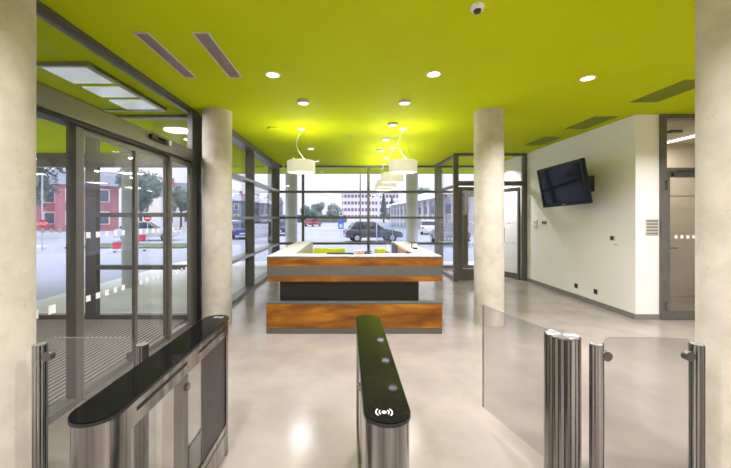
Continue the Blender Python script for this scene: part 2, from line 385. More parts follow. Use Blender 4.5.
f = B(2.96, 3.04, 11.05, 11.2, 0, H).box(4.57, 4.649, 11.05, 11.2, 0, H).box(3.04, 4.57, 11.05, 11.2, H - .06, H).box(3.04, 4.57, 11.05, 11.2, 2.42, 2.50)
f.box(3.76, 3.84, 11.05, 11.2, 0, 2.42)
f.build('frame', 'frame', d4)
B(3.04, 4.57, 11.12, 11.13, 2.5, H - .06).build('transom_pane', 'glass', d4)
a = leaf(d4, .70, 2.40, st=.05, bot=.10); a.location = (3.05, 11.12, 0)
a = leaf(d4, .70, 2.40, st=.05, bot=.10); a.location = (3.85, 11.12, 0)
tag(B(3.80, 4.52, 9.10, 10.95, 0, .012).build('entrance_mat', 'mat'), 'dark ribbed mat between the entrance doors behind the column', 'mat')

# corridor door
d3 = thing('door_3', 'tall brown framed glass door to the corridor on the far right', 'door', kind='structure')
f = B(5.03, 5.12, 5.52, 5.64, 0, H).box(6.03, 6.12, 5.52, 5.64, 0, H).box(5.12, 6.03, 5.52, 5.64, H - .07, H).box(5.12, 6.03, 5.52, 5.64, 2.38, 2.44)
f.build('frame', 'frame', d3)
B(5.12, 6.03, 5.575, 5.585, 2.44, H - .07).build('transom_pane', 'glass', d3)
lf = B(5.125, 5.185, 5.535, 5.60, .01, 2.375).box(5.965, 6.025, 5.535, 5.60, .01, 2.375).box(5.185, 5.965, 5.535, 5.60, 2.29, 2.375).box(5.185, 5.965, 5.535, 5.60, .01, .14).build('leaf', 'frame', d3)
B(5.185, 5.965, 5.56, 5.57, .14, 2.29).build('leaf_pane', 'glass', lf)
mk = MB(); markers(mk, [(5.30 + .095 * k, 5.56, 1.33) for k in range(7)], .026, 'Y', -.003); mk.build('marker_squares', 'marker', lf)
B(5.20, 5.66, 5.49, 5.535, 2.30, 2.37, bev=.006).box(5.30, 5.80, 5.47, 5.49, 2.38, 2.395).build('door_closer', 'steel_d', d3)
for z in (2.16, .22):
    MB().cyl((5.115, 5.515, 0), .012, z - .07, z + .07, 12).box(5.085, 5.145, 5.514, 5.522, z - .07, z + .07).build('hinge', 'steel', d3)
MB().cyl((5.93, 5.50, 1.05), .012, -.03, .035, 12, axis='Y').box(5.80, 5.94, 5.462, 5.478, 1.04, 1.06, bev=.004).build('door_handle', 'steel', lf)
# cream corridor door beyond
d5 = thing('door_5', 'cream inner door seen through the corridor door glass', 'door', kind='structure')
B(6.62, 7.52, 7.255, 7.278, .0, 2.10).build('leaf', 'cream', d5)
B(6.54, 6.62, 7.24, 7.278, 0, 2.18).box(7.52, 7.60, 7.24, 7.278, 0, 2.18).box(6.62, 7.52, 7.24, 7.278, 2.10, 2.18).build('frame', 'cream', d5)
MB().box(6.70, 6.74, 7.24, 7.256, .88, 1.06).cyl((6.72, 7.24, 1.0), .011, -.04, .0, 10, axis='Y').box(6.71, 6.90, 7.19, 7.205, .992, 1.012).build('door_handle', 'steel_d', d5)
t = thing('ceiling_strip_light', 'slim white strip lamp on the corridor ceiling', 'lamp', (6.52, 6.62, 3.2))
B(-.03, .03, -.62, .62, -.05, -.012).build('diffuser', 'tube', t); B(-.035, .035, -.63, .63, -.012, 0).build('housing', 'frame_l', t)
lamp_area(t, (0, 0, -.07), .2, 19, col=(1, .93, .84))
tag(MB().box(-.10, .10, -.05, .05, -.045, 0, bev=.006).build('smoke_detector', 'steel_d'), 'small dark fitting on the corridor ceiling beside the strip lamp', 'detector').location = (5.87, 6.18, 3.2)
tag(B(6.28, 6.36, 7.265, 7.28, 1.50, 1.58).build('light_switch', 'charcoal'), 'small dark switch on the corridor wall by the cream door', 'switch')

# ------------------------------------------------------------------ sliding vestibule doors (plane x=-2.4)
d1 = thing('door_1', 'sliding glass entrance doors under the wide grey header at left', 'door', kind='structure')
XD = -2.40
f = B(-2.43, -2.35, 5.24, 5.50, 0, H).box(-2.46, -2.37, 3.02, 3.10, 0, 2.49).box(-2.48, -2.35, 1.46, 1.56, 0, H)
f.box(-2.46, -2.36, 1.56, 3.02, 0, .06)
f.build('frame', 'frame', d1)
hd = B(-2.52, -2.33, 1.56, 5.235, 2.49, 2.67, bev=.006).build('header', 'header', d1, label='wide grey aluminium header beam')
B(-2.50, -2.35, 1.56, 5.20, 2.455, 2.488).build('track', 'black', hd)
B(-2.405, -2.395, 1.56, 5.20, 2.67, H - .08).build('transom_pane', 'glass', d1)
B(-2.405, -2.395, 1.56, 3.02, .06, 2.49).build('fixed_pane', 'glass', d1)
B(-2.50, -2.34, 3.11, 5.20, 0, .012).build('threshold', 'frame_l', d1)
def slide(y0, y1, x, n0, n1):
    l = B(x - .02, x + .02, y0, y0 + n0, .012, 2.455).box(x - .02, x + .02, y1 - n1, y1, .012, 2.455).box(x - .02, x + .02, y0 + n0, y1 - n1, .012, .075).box(x - .02, x + .02, y0 + n0, y1 - n1, 2.40, 2.455).build('sliding_leaf', 'leaf_f', d1)
    B(x - .004, x + .004, y0 + n0, y1 - n1, .075, 2.40).build('leaf_pane', 'glass', l)
    m = MB(); markers(m, [(y0 + .10 + .125 * k, x, z) for k in range(int((y1 - y0 - .1) / .125)) for z in (1.48, .89)], .028, 'X', .006); m.build('marker_squares', 'marker', l)
slide(3.12, 3.935, -2.42, .03, .022)
slide(3.94, 4.62, -2.42, .014, .045)
slide(4.59, 5.20, -2.37, .045, .03)
mk = MB(); markers(mk, [(2.0 + .16 * k, -2.4, z) for k in range(6) for z in (.90,)], .035, 'X', .007); mk.build('marker_squares', 'marker', d1)
sn = thing('door_sensor', 'black motion sensor on the header over the sliding doors', 'sensor', (-2.333, 4.22, 2.63))
B(0, .05, -.17, .20, -.055, .0, bev=.008).build('housing', 'black', sn)
B(.045, .054, .215, .262, -.06, .005).build('label_plate', 'marker', sn, label='small white plate')
B(.048, .053, -.05, .12, -.045, -.012).build('lens', 'gloss', sn)
# vestibule far end wall, outer wall
w7 = thing('window_7', 'glazed end wall of the vestibule seen through the sliding doors', 'window', kind='structure')
f = B(-5.7, -5.6, 5.56, 5.66, 0, H).box(-4.22, -4.05, 5.56, 5.66, 0, H).box(-2.48, -2.38, 5.56, 5.66, 0, H)
for (x0, x1) in ((-5.6, -4.22), (-4.05, -2.48)):
    f.box(x0, x1, 5.56, 5.66, 0, .07).box(x0, x1, 5.56, 5.66, 2.46, 2.68).box(x0, x1, 5.56, 5.66, H - .045, H)
f.box(-4.05, -2.48, 5.56, 5.66, 1.65, 1.72).box(-4.05, -2.48, 5.56, 5.66, .80, .87)
f.build('frame', 'frame', w7)
for (x0, x1) in ((-5.6, -4.22), (-4.05, -2.48)):
    B(x0, x1, 5.605, 5.615, .07, 2.46).build('pane', 'glass', w7); B(x0, x1, 5.605, 5.615, 2.68, H - .08).build('transom_pane', 'glass', w7)
mk = MB(); markers(mk, [(-5.5 + .14 * k, 5.6, 1.43) for k in range(9)], .032, 'Y', -.003); mk.build('marker_squares', 'marker', w7)
w8 = thing('window_8', 'outer glazed wall of the vestibule facing the street', 'window', kind='structure')
f = B(-5.72, -5.60, 1.46, 1.56, 0, H).box(-5.72, -5.60, 3.4, 3.5, 0, H)
for (y0, y1) in ((1.56, 3.4), (3.5, 5.555)): f.box(-5.72, -5.60, y0, y1, 0, .07).box(-5.72, -5.60, y0, y1, 2.46, 2.6).box(-5.72, -5.60, y0, y1, H - .08, H)
f.build('frame', 'frame', w8)
for (y0, y1) in ((1.56, 3.4), (3.5, 5.555)): B(-5.665, -5.655, y0, y1, .07, H - .08).build('pane', 'glass', w8)
tag(B(-5.55, -2.55, 1.6, 5.5, 0, .014).build('entrance_mat', 'mat'), 'large ribbed grey mat on the vestibule floor behind the sliding doors', 'mat')
t = thing('ceiling_panel', 'large white framed panel with added lights in the vestibule ceiling', 'panel', (-3.2, 4.45, H))
B(-.50, .46, -.75, .75, -.025, 0).build('backing', 'lime', t)
B(-.54, -.50, -.79, .79, -.05, 0).box(.40, .46, -.79, .79, -.05, 0).box(-.50, .40, -.79, -.75, -.05, 0).box(-.50, .40, .75, .79, -.05, 0).build('frame', 'frame_l', t)
for (y0, y1) in ((-.72, -.28), (-.15, .2), (.33, .72)): B(-.10, .38, y0, y1, -.04, -.025).build('white_plate', 'panelwhite', t, label='pale glossy plate')  # lime gaps between the plates stand for green reflections
for yy in (-.4, .4): lamp_area(t, (.09, yy, -.06), .5, 30)  # area lights added under the panel to brighten the vestibule

# ------------------------------------------------------------------ columns
def column(x, y, label, r=.22, z0=0.0, mat='concrete', group=None):
    m = MB().lathe([(r, z0), (r, H)], n=72)
    o = m.build('concrete_column', mat, smooth=True); o.location = (x, y, 0)
    return tag(o, label, 'column', kind='thing')
column(-2.075, 1.976, 'big round concrete column cut by the left picture edge, beside the left gate')
column(2.305, 1.976, 'big round concrete column cut by the right picture edge, beside the right gate')
column(-2.03, 5.40, 'round concrete column between the sliding doors and the side windows')
column(2.22, 5.40, 'free standing round concrete column right of the reception desk')
column(-2.03, 12.6, 'pale outdoor column behind the far window, beside the left corner post', .215, -.02, 'ext_conc')
column(2.37, 12.6, 'pale outdoor column behind the far window, near the right hanging lamps', .215, -.02, 'ext_conc')
column(-5.25, 8.35, 'pale outdoor column seen through the sliding doors', .175, -.02, 'ext_conc')

# ------------------------------------------------------------------ ceiling fittings
def downlight(loc, label, group, power=58):
    t = thing('downlight', label, 'downlight', loc, group=group)
    MB().lathe([(.068, -.001), (.088, -.001), (.088, -.008), (.082, -.012), (.068, -.010)], n=40, closed=True).build('trim_ring', 'signwhite', t, True)
    MB().lathe([(.0001, -.006), (.067, -.006)], n=32).build('lens', 'lamp', t)
    lamp_area(t, (0, 0, -.02), .13, power, spread=2.35)
    return t
GD = 'recessed downlights in the lime ceiling'
dl0 = downlight((-.86, 4.0, H), 'bright recessed downlight left of the middle in the lime ceiling', GD)
for p, lab in (((1.0, 3.98, H), 'bright recessed downlight right of the middle in the lime ceiling'),
               ((2.86, 4.1, H), 'bright recessed downlight before the right free standing column')):
    dup(dl0, p, 0, lab)
# children of a copied thing share the light data
for p in ((-.86, .9, H), (1.0, .9, H), (2.86, .9, H), (-.86, -1.8, H), (1.0, -1.8, H), (2.86, -1.8, H), (4.75, 1.0, H)):  # unseen downlights, added for the light they give the lobby
    dup(dl0, p, 0, 'added unseen recessed downlight in the ceiling above the turnstiles')
dup(dl0, (3.95, 9.95, H), 0, 'added recessed downlight between the entrance doors, hidden behind the right round column')  # hidden lamp added to brighten the space between the entrance doors
dup(dl0, (4.75, 4.1, H), 0, 'recessed downlight before the corridor door, behind the right edge column')
dup(dl0, (6.8, 2.2, H), 0, 'added unseen recessed downlight beyond the right edge column')  # extra lamp out of view, added to light the right side
GS = 'round surface lamps on the lime ceiling'
def disc_lamp(loc, label, r=.085, power=14):
    t = thing('ceiling_lamp', label, 'lamp', loc, group=GS)
    MB().lathe([(.0001, 0), (r, 0), (r, -.032), (r * .94, -.045), (r * .86, -.045), (r * .86, -.036), (.0001, -.036)], n=40).build('housing', 'frame_p', t, True)
    MB().lathe([(.0001, -.038), (r * .85, -.038)], n=32).build('lens', 'lamp_soft', t)
    lamp_area(t, (0, 0, -.055), .16, .55)
    return t
s0 = disc_lamp((-.62, 4.9, H), 'round surface lamp above the left hanging drum lamp, nearest the turnstiles')
for p, lab in (((.82, 4.9, H), 'round surface lamp above the right drum lamps, nearest of its row'),
               ((.81, 6.08, H), 'round surface lamp above the right drum lamps, second of its row'),
               ((.81, 7.25, H), 'round surface lamp above the right drum lamps, third of its row'),
               ((.82, 8.45, H), 'round surface lamp above the right drum lamps, fourth and farthest of its row'),
               ((-.86, 8.2, H), 'round surface lamp just behind the left hanging drum lamp'),
               ((-.88, 10.0, H), 'round surface lamp near the far glass wall, behind the left drum lamp')):
    dup(s0, p, 0, lab)
def pendant(loc, label, rz=0.0):
    """drum hung on wires, bottom rim at z=-0.83 below the ceiling"""
    t = thing('pendant_lamp', label, 'lamp', loc, rz, group='white drum pendant lamps')
    MB().lathe([(.0001, 0), (.075, 0), (.075, -.018), (.068, -.026), (.0001, -.026)], n=36).build('canopy', 'signwhite', t, True)
    zb, zt, r = -.83, -.625, .26
    MB().lathe([(r, zb), (r, zt), (r - .03, zt + .015), (r - .09, zt + .015), (r - .09, zt + .008), (r - .02, zt - .01), (r - .014, zb)], n=56, closed=True).build('shade', 'drum', t, True)
    MB().lathe([(.0001, zb + .018), (r - .016, zb + .018)], n=48).build('diffuser', 'diffuser', t)
    pts = [(.04 + .04 * k / 18 - .15 * math.sin(PI * k / 18), 0, -.022 - .575 * k / 18) for k in range(19)]
    MB().tube(pts, .005, 8).build('cable', 'cable', t, True)
    w = MB()
    for k in range(3):
        a = 2 * PI * k / 3 + .5
        w.tube([(.02 * math.cos(a), .02 * math.sin(a), -.02), ((r - .06) * math.cos(a), (r - .06) * math.sin(a), zt + .012)], .0018, 6)
    w.build('suspension_wire', 'steel', t)
    pl = bpy.data.lights.new('lamp_light', 'POINT'); pl.energy = 31; pl.color = (.97, .95, .92); pl.shadow_soft_size = .08
    o = bpy.data.objects.new('lamp_light', pl); COL.objects.link(o); o.parent = t; o.location = (0, 0, -.632)
    lamp_area(t, (0, 0, zb - .02), .4, 11)
    return t
p0 = pendant((-.85, 6.4, H), 'white drum pendant lamp hanging alone over the left of the desk')
for p, lab in (((1.04, 6.4, H), 'white drum pendant lamp at right, nearest and largest of its row'),
               ((1.07, 8.15, H), 'white drum pendant lamp at right, second nearest of its row'),
               ((1.09, 9.55, H), 'white drum pendant lamp at right, third nearest of its row'),
               ((1.13, 10.7, H), 'white drum pendant lamp at right, hung closest to the far window')):
    dup(p0, p, 0, lab)
def slot_grille(x0, x1, y0, y1, label):
    cx, cy = (x0 + x1) / 2, (y0 + y1) / 2; a, b = (x1 - x0) / 2, (y1 - y0) / 2
    t = thing('ceiling_grille', label, 'vent', (cx, cy, H), group='grey slot grilles in the lime ceiling')
    B(-a, -a + .014, -b, b, -.012, 0).box(a - .014, a, -b, b, -.012, 0).box(-a + .014, a - .014, -b, -b + .014, -.012, 0).box(-a + .014, a - .014, b - .014, b, -.012, 0).build('frame', 'frame_p', t)
    m = B(-a + .014, a - .014, -b + .014, b - .014, -.003, 0)
    n = 46
    for k in range(n):
        y = -b + .02 + (2 * b - .04) * k / (n - 1); m.box(-a + .016, a - .016, y - .003, y + .003, -.009, -.003)
    m.build('slats', 'grille', t)
slot_grille(-1.915, -1.775, 3.08, 4.07, 'slim grey slot grille in the ceiling nearest the sliding doors')
slot_grille(-1.39, -1.235, 3.08, 4.07, 'slim grey slot grille in the ceiling, the one farther from the sliding doors')
for (y0, y1, lab) in ((4.15, 4.94, 'dark olive ceiling vent nearest the right picture edge'), (5.66, 6.42, 'dark olive ceiling vent above the right edge of the television wall'), (7.1, 7.9, 'dark olive ceiling vent farthest back, near the television')):
    t = thing('ceiling_vent', lab, 'vent', (4.25, (y0 + y1) / 2, H), group='olive ceiling vents along the white wall')
    b = (y1 - y0) / 2
    m = B(-.18, .18, -b, b, -.004, 0)
    for k in range(16):
        x = -.165 + .33 * k / 15; m.box(x - .004, x + .004, -b + .02, b - .02, -.012, -.004)
    m.build('louvres', 'olive', t)
    B(-.19, -.18, -b - .01, b + .01, -.012, 0).box(.18, .19, -b - .01, b + .01, -.012, 0).box(-.18, .18, -b - .01, -b, -.012, 0).box(-.18, .18, b, b + .01, -.012, 0).build('frame', 'olive', t)
t = thing('smoke_detector', 'white dome detector at the top edge of the ceiling', 'detector', (1.02, 2.70, H))
MB().lathe([(.0001, 0), (.055, 0), (.055, -.02), (.045, -.035), (.0001, -.037)], n=32).build('base', 'signwhite', t, True)
MB().lathe([(.03, -.035), (.026, -.055), (.0001, -.064)], n=24).build('lens', 'charcoal', t, True)
t = thing('ceiling_speaker', 'lime painted round disc on the ceiling left of the drum lamp', 'speaker', (-1.36, 6.4, H))
MB().lathe([(.0001, 0), (.105, 0), (.105, -.015), (.095, -.026), (.0001, -.028)], n=40).build('cover', 'lime', t, True)
MB().lathe([(.106, 0), (.112, 0), (.112, -.01), (.106, -.01)], n=40, closed=True).build('rim', 'olive', t)
t = thing('ceiling_sprinkler', 'small grey sprinkler head in the middle of the ceiling', 'sprinkler', (.04, 7.0, H))
MB().lathe([(.0001, 0), (.035, 0), (.03, -.012), (.008, -.014), (.008, -.04), (.0001, -.041)], n=24).build('body', 'grille', t, True)
MB().cyl((0, 0, 0), .026, -.046, -.042, 20).build('deflector', 'grille', t)
t = thing('security_camera', 'tiny white camera in the far left ceiling corner', 'camera', (-2.0, 10.85, H))
MB().lathe([(.0001, 0), (.05, 0), (.05, -.015), (.015, -.02), (.015, -.05), (.0001, -.05)], n=24).build('mount', 'signwhite', t, True)
MB().cyl((0, 0, -.07), .03, -.07, .06, 20, axis='Y').build('body', 'signwhite', t, True)
MB().cyl((0, -.073, -.07), .02, -.003, .003, 16, axis='Y').build('lens', 'charcoal', t)

# ------------------------------------------------------------------ reception desk
DX0, DX1, DY = -1.128, 1.342, 4.866
dk = thing('reception_desk', 'reception desk with copper brown bands, grey stripes and dark recess', 'desk', (.1, DY, 0))
def dm(m, name, mat, **k):
    bmesh.ops.translate(m.bm, vec=(-.1, -DY, 0), verts=m.bm.verts); return m.build(name, mat, dk, **k)
AY = 7.82
def U(z0, z1, e=0.0, m=None):
    m = m or MB()
    m.box(DX0 + e, DX1 - e, DY + e, DY + .33 - e, z0, z1)
    m.box(DX0 + e, DX0 + .35 - e, DY + .33 - e, AY - e, z0, z1); m.box(DX1 - .33 + e, DX1 - e, DY + .33 - e, AY - e, z0, z1)
    return m
dm(U(.74, .812), 'lower_band', 'wood', label='thin copper brown band')
dm(U(.812, .958), 'grey_band', 'grey_band', label='flat grey stripe')
dm(U(.958, 1.068), 'upper_band', 'wood', label='copper brown band')
dm(U(1.068, 1.093), 'top_edge', 'grey_band', label='thin grey top edge')
dm(U(1.093, 1.099, .004), 'countertop', 'counter', label='white countertop')
dm(B(-.97, 1.035, 4.985, 5.15, 0, .74).box(-.97, -.82, 5.15, 7.7, 0, .74).box(.90, 1.035, 5.15, 7.7, 0, .74), 'core', 'core', label='black recessed core')
dm(B(DX0 - .01, DX1, DY, 4.985, .085, .42), 'base_panel', 'wood', label='large copper brown lower panel')
dm(B(DX0 - .01, DX1, DY, 4.985, .42, .444), 'ledge', 'grey_band', label='grey ledge')
dm(B(DX0 - .01, DX1, DY + .003, 4.985, 0, .085), 'plinth', 'grey_band', label='dark grey plinth')
dm(B(-.776, 1.01, 5.20, 5.85, .70, .735), 'worktop', 'counter', label='lower white worktop')
dm(B(-.776, -.770, 5.2, AY, .74, 1.09), 'inner_face', 'plate', label='light grey inner face')
dm(B(1.004, 1.010, 5.2, AY, .74, 1.09), 'inner_face', 'plate', label='light grey inner face')
# things on and inside the desk
CT = 1.099
t = thing('cabinet', 'lime green low cabinet inside the desk, left half', 'cabinet', (-.37, 7.35, 0))
B(-.33, .33, -.16, .16, .03, .985, bev=.006).build('body', 'lime_cab', t); B(-.30, .30, -.14, .14, 0, .03).build('plinth', 'charcoal', t)
B(-.02, .02, -.168, -.16, .60, .66).build('handle', 'steel', t)
t = thing('cabinet', 'small lime green cabinet inside the desk, by its right arm', 'cabinet', (.73, 7.15, 0))
B(-.14, .14, -.16, .16, .03, 1.0, bev=.006).build('body', 'lime_cab', t); B(-.12, .12, -.14, .14, 0, .03).build('plinth', 'charcoal', t)
t = thing('keyboard', 'thin black keyboard lying on the white counter', 'keyboard', (-.10, 5.12, CT))
B(-.20, .20, -.055, .055, 0, .014, bev=.004).build('case', 'black', t)
m = MB()
for r_ in range(4):
    for c_ in range(14): m.box(-.185 + .0265 * c_, -.163 + .0265 * c_, -.045 + .023 * r_, -.026 + .023 * r_, .014, .019)
m.build('keys', 'charcoal', t)
t = thing('basket', 'small beige pink basket on the white counter', 'basket', (.185, 5.10, CT))
MB().lathe([(.0001, 0), (.055, 0), (.082, .045), (.086, .05), (.078, .05), (.052, .008), (.0001, .008)], n=36).build('bowl', 'beige', t, True)
for (x, y, z, s) in ((-.03, 0, .042, .03), (.03, .01, .045, .028), (0, -.03, .045, .027)):
    mm = MB(); bmesh.ops.create_icosphere(mm.bm, subdivisions=2, radius=s); bmesh.ops.translate(mm.bm, vec=(x, y, z), verts=mm.bm.verts)
    mm.build('wrapped_sweet', 'pink', t, True)
t = thing('stapler', 'black stapler on the white counter right of the basket', 'stapler', (.31, 5.12, CT), .12)
B(-.055, .055, -.016, .016, 0, .012, bev=.003).build('base', 'black', t)
MB().prism([(-.055, .014), (.05, .030), (.055, .045), (.03, .052), (-.045, .040), (-.055, .03)], -.014, .014, 'Y').build('arm', 'charcoal', t)
tag(B(-.05, .05, -.035, .035, 0, .006, bev=.001).build('note_pad', 'pink'), 'flat pink note pad on the white counter right of the stapler', 'note pad').location = (.44, 5.06, CT)
t = thing('bottle', 'slim clear white bottle standing on the counter', 'bottle', (.60, 5.09, CT))
MB().lathe([(.0001, 0), (.026, 0), (.028, .006), (.028, .085), (.012, .115), (.011, .135), (.0001, .136)], n=28).build('body', 'signwhite', t, True)
MB().cyl((0, 0, 0), .013, .136, .152, 18).build('cap', 'plate', t); MB().cyl((0, 0, 0), .0285, .025, .045, 28).build('dark_label', 'charcoal', t)
t = thing('mug', 'white and black mug on the right arm of the desk', 'mug', (1.17, 5.92, CT))
MB().lathe([(.0001, 0), (.038, 0), (.040, .004), (.040, .095), (.036, .095), (.036, .008), (.0001, .008)], n=30).build('body', 'signwhite', t, True)
MB().tube([(-.038, 0, .075), (-.062, 0, .07), (-.066, 0, .045), (-.058, 0, .025), (-.038, 0, .02)], .006, 8).build('handle', 'charcoal', t, True)
MB().lathe([(.0405, .0), (.0412, .0), (.0412, .03), (.0405, .03)], n=30, closed=True).build('black_base', 'charcoal', t)
for nm, y0, y1, mt, lab, cat in (('folder', 5.50, 5.78, 'charcoal', 'dark folder leaning on the inner side of the right desk arm, nearest', 'folder'),
                                 ('notice_sheet', 5.85, 6.75, 'pink', 'pink and white sheet fixed inside the right desk arm', 'paper'),
                                 ('folder', 6.85, 7.55, 'charcoal', 'dark folder inside the right desk arm, farthest back', 'folder')):
    tag(B(.988, 1.002, y0, y1, .76, 1.085).build(nm, mt), lab, cat)

# ------------------------------------------------------------------ television and wall fittings
tv = thing('television', 'black flat television tilted forward on the white wall', 'television', (4.622, 6.6, 2.26))
TVM = Matrix.Translation((-.51, .03, 0)) @ Matrix.Rotation(math.radians(-86), 4, 'Z') @ Matrix.Rotation(math.radians(-2.1), 4, 'Y') @ Matrix.Rotation(math.radians(9), 4, 'X')
def tvp(m, name, mat, parent=tv, **k):
    bmesh.ops.transform(m.bm, matrix=TVM, verts=m.bm.verts); return m.build(name, mat, parent, **k)
W2, H2 = .635, .402
case = tvp(B(-W2, W2, 0, .06, -H2, H2, bev=.012), 'casing', 'navy')
tvp(B(-W2 + .01, W2 - .01, -.014, 0, H2 - .05, H2 - .008).box(-W2 + .01, W2 - .01, -.014, 0, -H2 + .008, -H2 + .065).box(-W2 + .01, -W2 + .055, -.014, 0, -H2 + .065, H2 - .05).box(W2 - .055, W2 - .01, -.014, 0, -H2 + .065, H2 - .05), 'bezel', 'navy')
tvp(B(-W2 + .055, W2 - .055, -.004, 0, -H2 + .065, H2 - .05), 'screen', 'screen', label='dark glossy screen')
tvp(B(-.28, .28, .06, .11, -.22, .22, bev=.02), 'rear_housing', 'navy')
tvp(B(-.03, .03, -.016, -.0135, -H2 + .022, -H2 + .036), 'badge', 'galv', label='small silver badge')
MB().tube([(-.42, 0, 0), (-.12, .03, .02), (.0, .03, .02)], .03, 12).box(-.012, .033, -.12, .18, -.13, .17).build('wall_mount', 'steel_d', tv)
XW = 4.653
def wallbox(name, lab, cat, y, z, w, h, mat, d=.02):
    return tag(B(XW - d, XW, y - w / 2, y + w / 2, z - h / 2, z + h / 2, bev=.003).build(name, mat), lab, cat)
t = thing('socket', 'dark wall socket above the skirting, left one of two', 'socket', (XW, 7.0, .255), group='dark sockets above the skirting')
B(-.012, 0, -.045, .045, -.045, .045, bev=.003).build('plate', 'charcoal', t); MB().cyl((-.013, 0, 0), .022, -.002, .002, 20, axis='X').build('insert', 'black', t)
dup(t, (XW, 6.45, .255), 0, 'dark wall socket above the skirting, right one of two')
t = thing('thermostat', 'pale thermostat box on the white wall near the entrance doors', 'thermostat', (XW, 8.50, 1.48))
B(-.022, 0, -.075, .075, -.11, .11, bev=.004).build('case', 'paper', t); B(-.025, -.022, -.055, .055, -.09, -.05).build('grey_strip', 'plate', t); MB().cyl((-.026, 0, .04), .035, -.004, .004, 24, axis='X').build('dial', 'plate', t)
wallbox('notice_sheet', 'small white notice under the thermostat on the white wall', 'paper', 8.47, 1.28, .12, .05, 'paper', .004)
t = thing('light_switch', 'dark double switch beside the thermostat', 'switch', (XW, 8.12, 1.52))
B(-.014, 0, -.10, .10, -.04, .04, bev=.003).build('plate', 'plate', t)
for yy in (-.052, .052): B(-.02, -.014, yy - .034, yy + .034, -.028, .028).build('rocker', 'charcoal', t)
t = thing('card_reader', 'small dark control plate alone on the white wall under the television', 'control plate', (XW, 6.04, 1.28))
B(-.014, 0, -.05, .05, -.045, .045, bev=.003).build('plate', 'plate', t); B(-.019, -.014, -.036, .036, -.032, .032).build('button_field', 'charcoal', t)
wallbox('name_strip', 'thin pale strip below the small dark control plate', 'strip', 5.97, 1.17, .10, .022, 'plate', .006)
t = thing('wall_plaque', 'grey striped plaque on the wall strip beside the corridor door', 'plaque', (4.91, 5.56, 1.49))
B(-.10, .10, -.012, 0, -.13, .13, bev=.002).build('plate', 'plate', t)
m = MB()
for k in range(5): m.box(-.095, .095, -.015, -.012, -.118 + .05 * k, -.090 + .05 * k)
m.build('stripes', 'skirt', t)

# ------------------------------------------------------------------ turnstiles
TH = .945
def stadium(w, y0, y1, n=14, e=0.0):
    r = w / 2; pts = []
    for k in range(n + 1):
        a = PI + PI * k / n; pts.append(((r - e) * math.cos(a), y0 + r + (r - e) * math.sin(a)))
    for k in range(n + 1):
        a = PI * k / n; pts.append(((r - e) * math.cos(a), y1 - r + (r - e) * math.sin(a)))
    return pts
def half(w, y0, yin, n=16, near=True, y1=0):
    r = w / 2
    if near: return [(r * math.cos(PI + PI * k / n), y0 + r + r * math.sin(PI + PI * k / n)) for k in range(n + 1)] + [(r, yin), (-r, yin)]
    return [(r * math.cos(PI * k / n), y1 - r + r * math.sin(PI * k / n)) for k in range(n + 1)] + [(-r, yin), (r, yin)]
LT = 1.31
def turnstile(loc, label, far_reader=False):
    t = thing('turnstile', label, 'turnstile', loc, group='steel turnstiles with black glass tops')
    w = .168
    MB().prism(stadium(w + .006, -.003, LT + .003), TH - .016, TH - .005).build('top_rim', 'black', t, True)
    MB().prism(stadium(w, 0, LT), TH - .005, TH).build('top_panel', 'gloss', t, label='glossy black glass top')
    MB().prism(half(w - .006, .003, .15), 0, TH - .016).build('end_cap', 'steel', t, True)
    MB().prism(half(w - .006, 0, LT - .11, near=False, y1=LT - .003), 0, TH - .016).build('end_cap', 'steel', t, True)
    for sx in (-1, 1):
        x = sx * (w / 2 - .004)
        xa, xb = (x - .006, x) if sx > 0 else (x, x + .006)
        b = B(xa, xb, .15, LT - .11, TH - .115, TH - .016).build('side_band', 'steel', t)
        xo = x + sx * .0006
        xs = sorted((xo, xo - sx * .002))
        B(xs[0], xs[1], .19, .62, TH - .066, TH - .048).box(xs[0], xs[1], .76, 1.17, TH - .066, TH - .048).build('slot', 'black', b)
        B(xa, xb, .15, LT - .11, .02, .22).build('base_panel', 'steel', t)
        B(xa + sx * .001, xb + sx * .001, .16, LT - .12, .165, .175).build('base_groove', 'black', t)
        g0, g1 = sorted((x - sx * .012, x - sx * .007))
        B(g0, g1, .15, .60, .22, TH - .115).build('side_glass', 'glass_side', t)
        B(g0, g1, .66, .82, .22, TH - .115).build('side_glass', 'glass_side', t)
        if sx > 0: B(g0, g1, .82, LT - .11, .22, TH - .115).build('dark_panel', 'charcoal', t, label='dark grey side panel')
        else: B(g0, g1, .82, LT - .11, .22, TH - .115).build('side_glass', 'glass_side', t)
    B(.02, .066, .60, .66, .0, TH - .115).build('inner_post', 'frame', t)
    B(-.06, .06, .15, .60, .20, .22).box(-.06, .06, .66, LT - .11, .20, .22).build('inner_floor', 'steel_d', t)
    for sx in (-1, 1):
        for z in (.76, .30): MB().cyl((sx * .068, .63, z), .02, -.018, .018, 16, axis='X').build('glass_clamp', 'steel', t, True)
    m = MB()
    def arc(r0, r1, a0, a1, n=10):
        p = [(r1 * math.cos(a0 + (a1 - a0) * k / n), .065 + r1 * math.sin(a0 + (a1 - a0) * k / n)) for k in range(n + 1)]
        q = [(r0 * math.cos(a0 + (a1 - a0) * k / n), .065 + r0 * math.sin(a0 + (a1 - a0) * k / n)) for k in range(n + 1)]
        m.prism([(x - .012, y) for x, y in p + q[::-1]], TH + .0003, TH + .0012)
    arc(.005, .0082, 0, 2 * PI - .01, 24)
    for a0, a1 in ((-.75, .75), (PI - .75, PI + .75)):
        arc(.0165, .0192, a0, a1); arc(.028, .0312, a0, a1)
    if far_reader: bmesh.ops.transform(m.bm, matrix=Matrix.Translation((0, LT, 0)) @ Matrix.Rotation(PI, 4, 'Z'), verts=m.bm.verts)
    m.build('contactless_symbol', 'signwhite', t, label='white contactless card symbol')
    return t
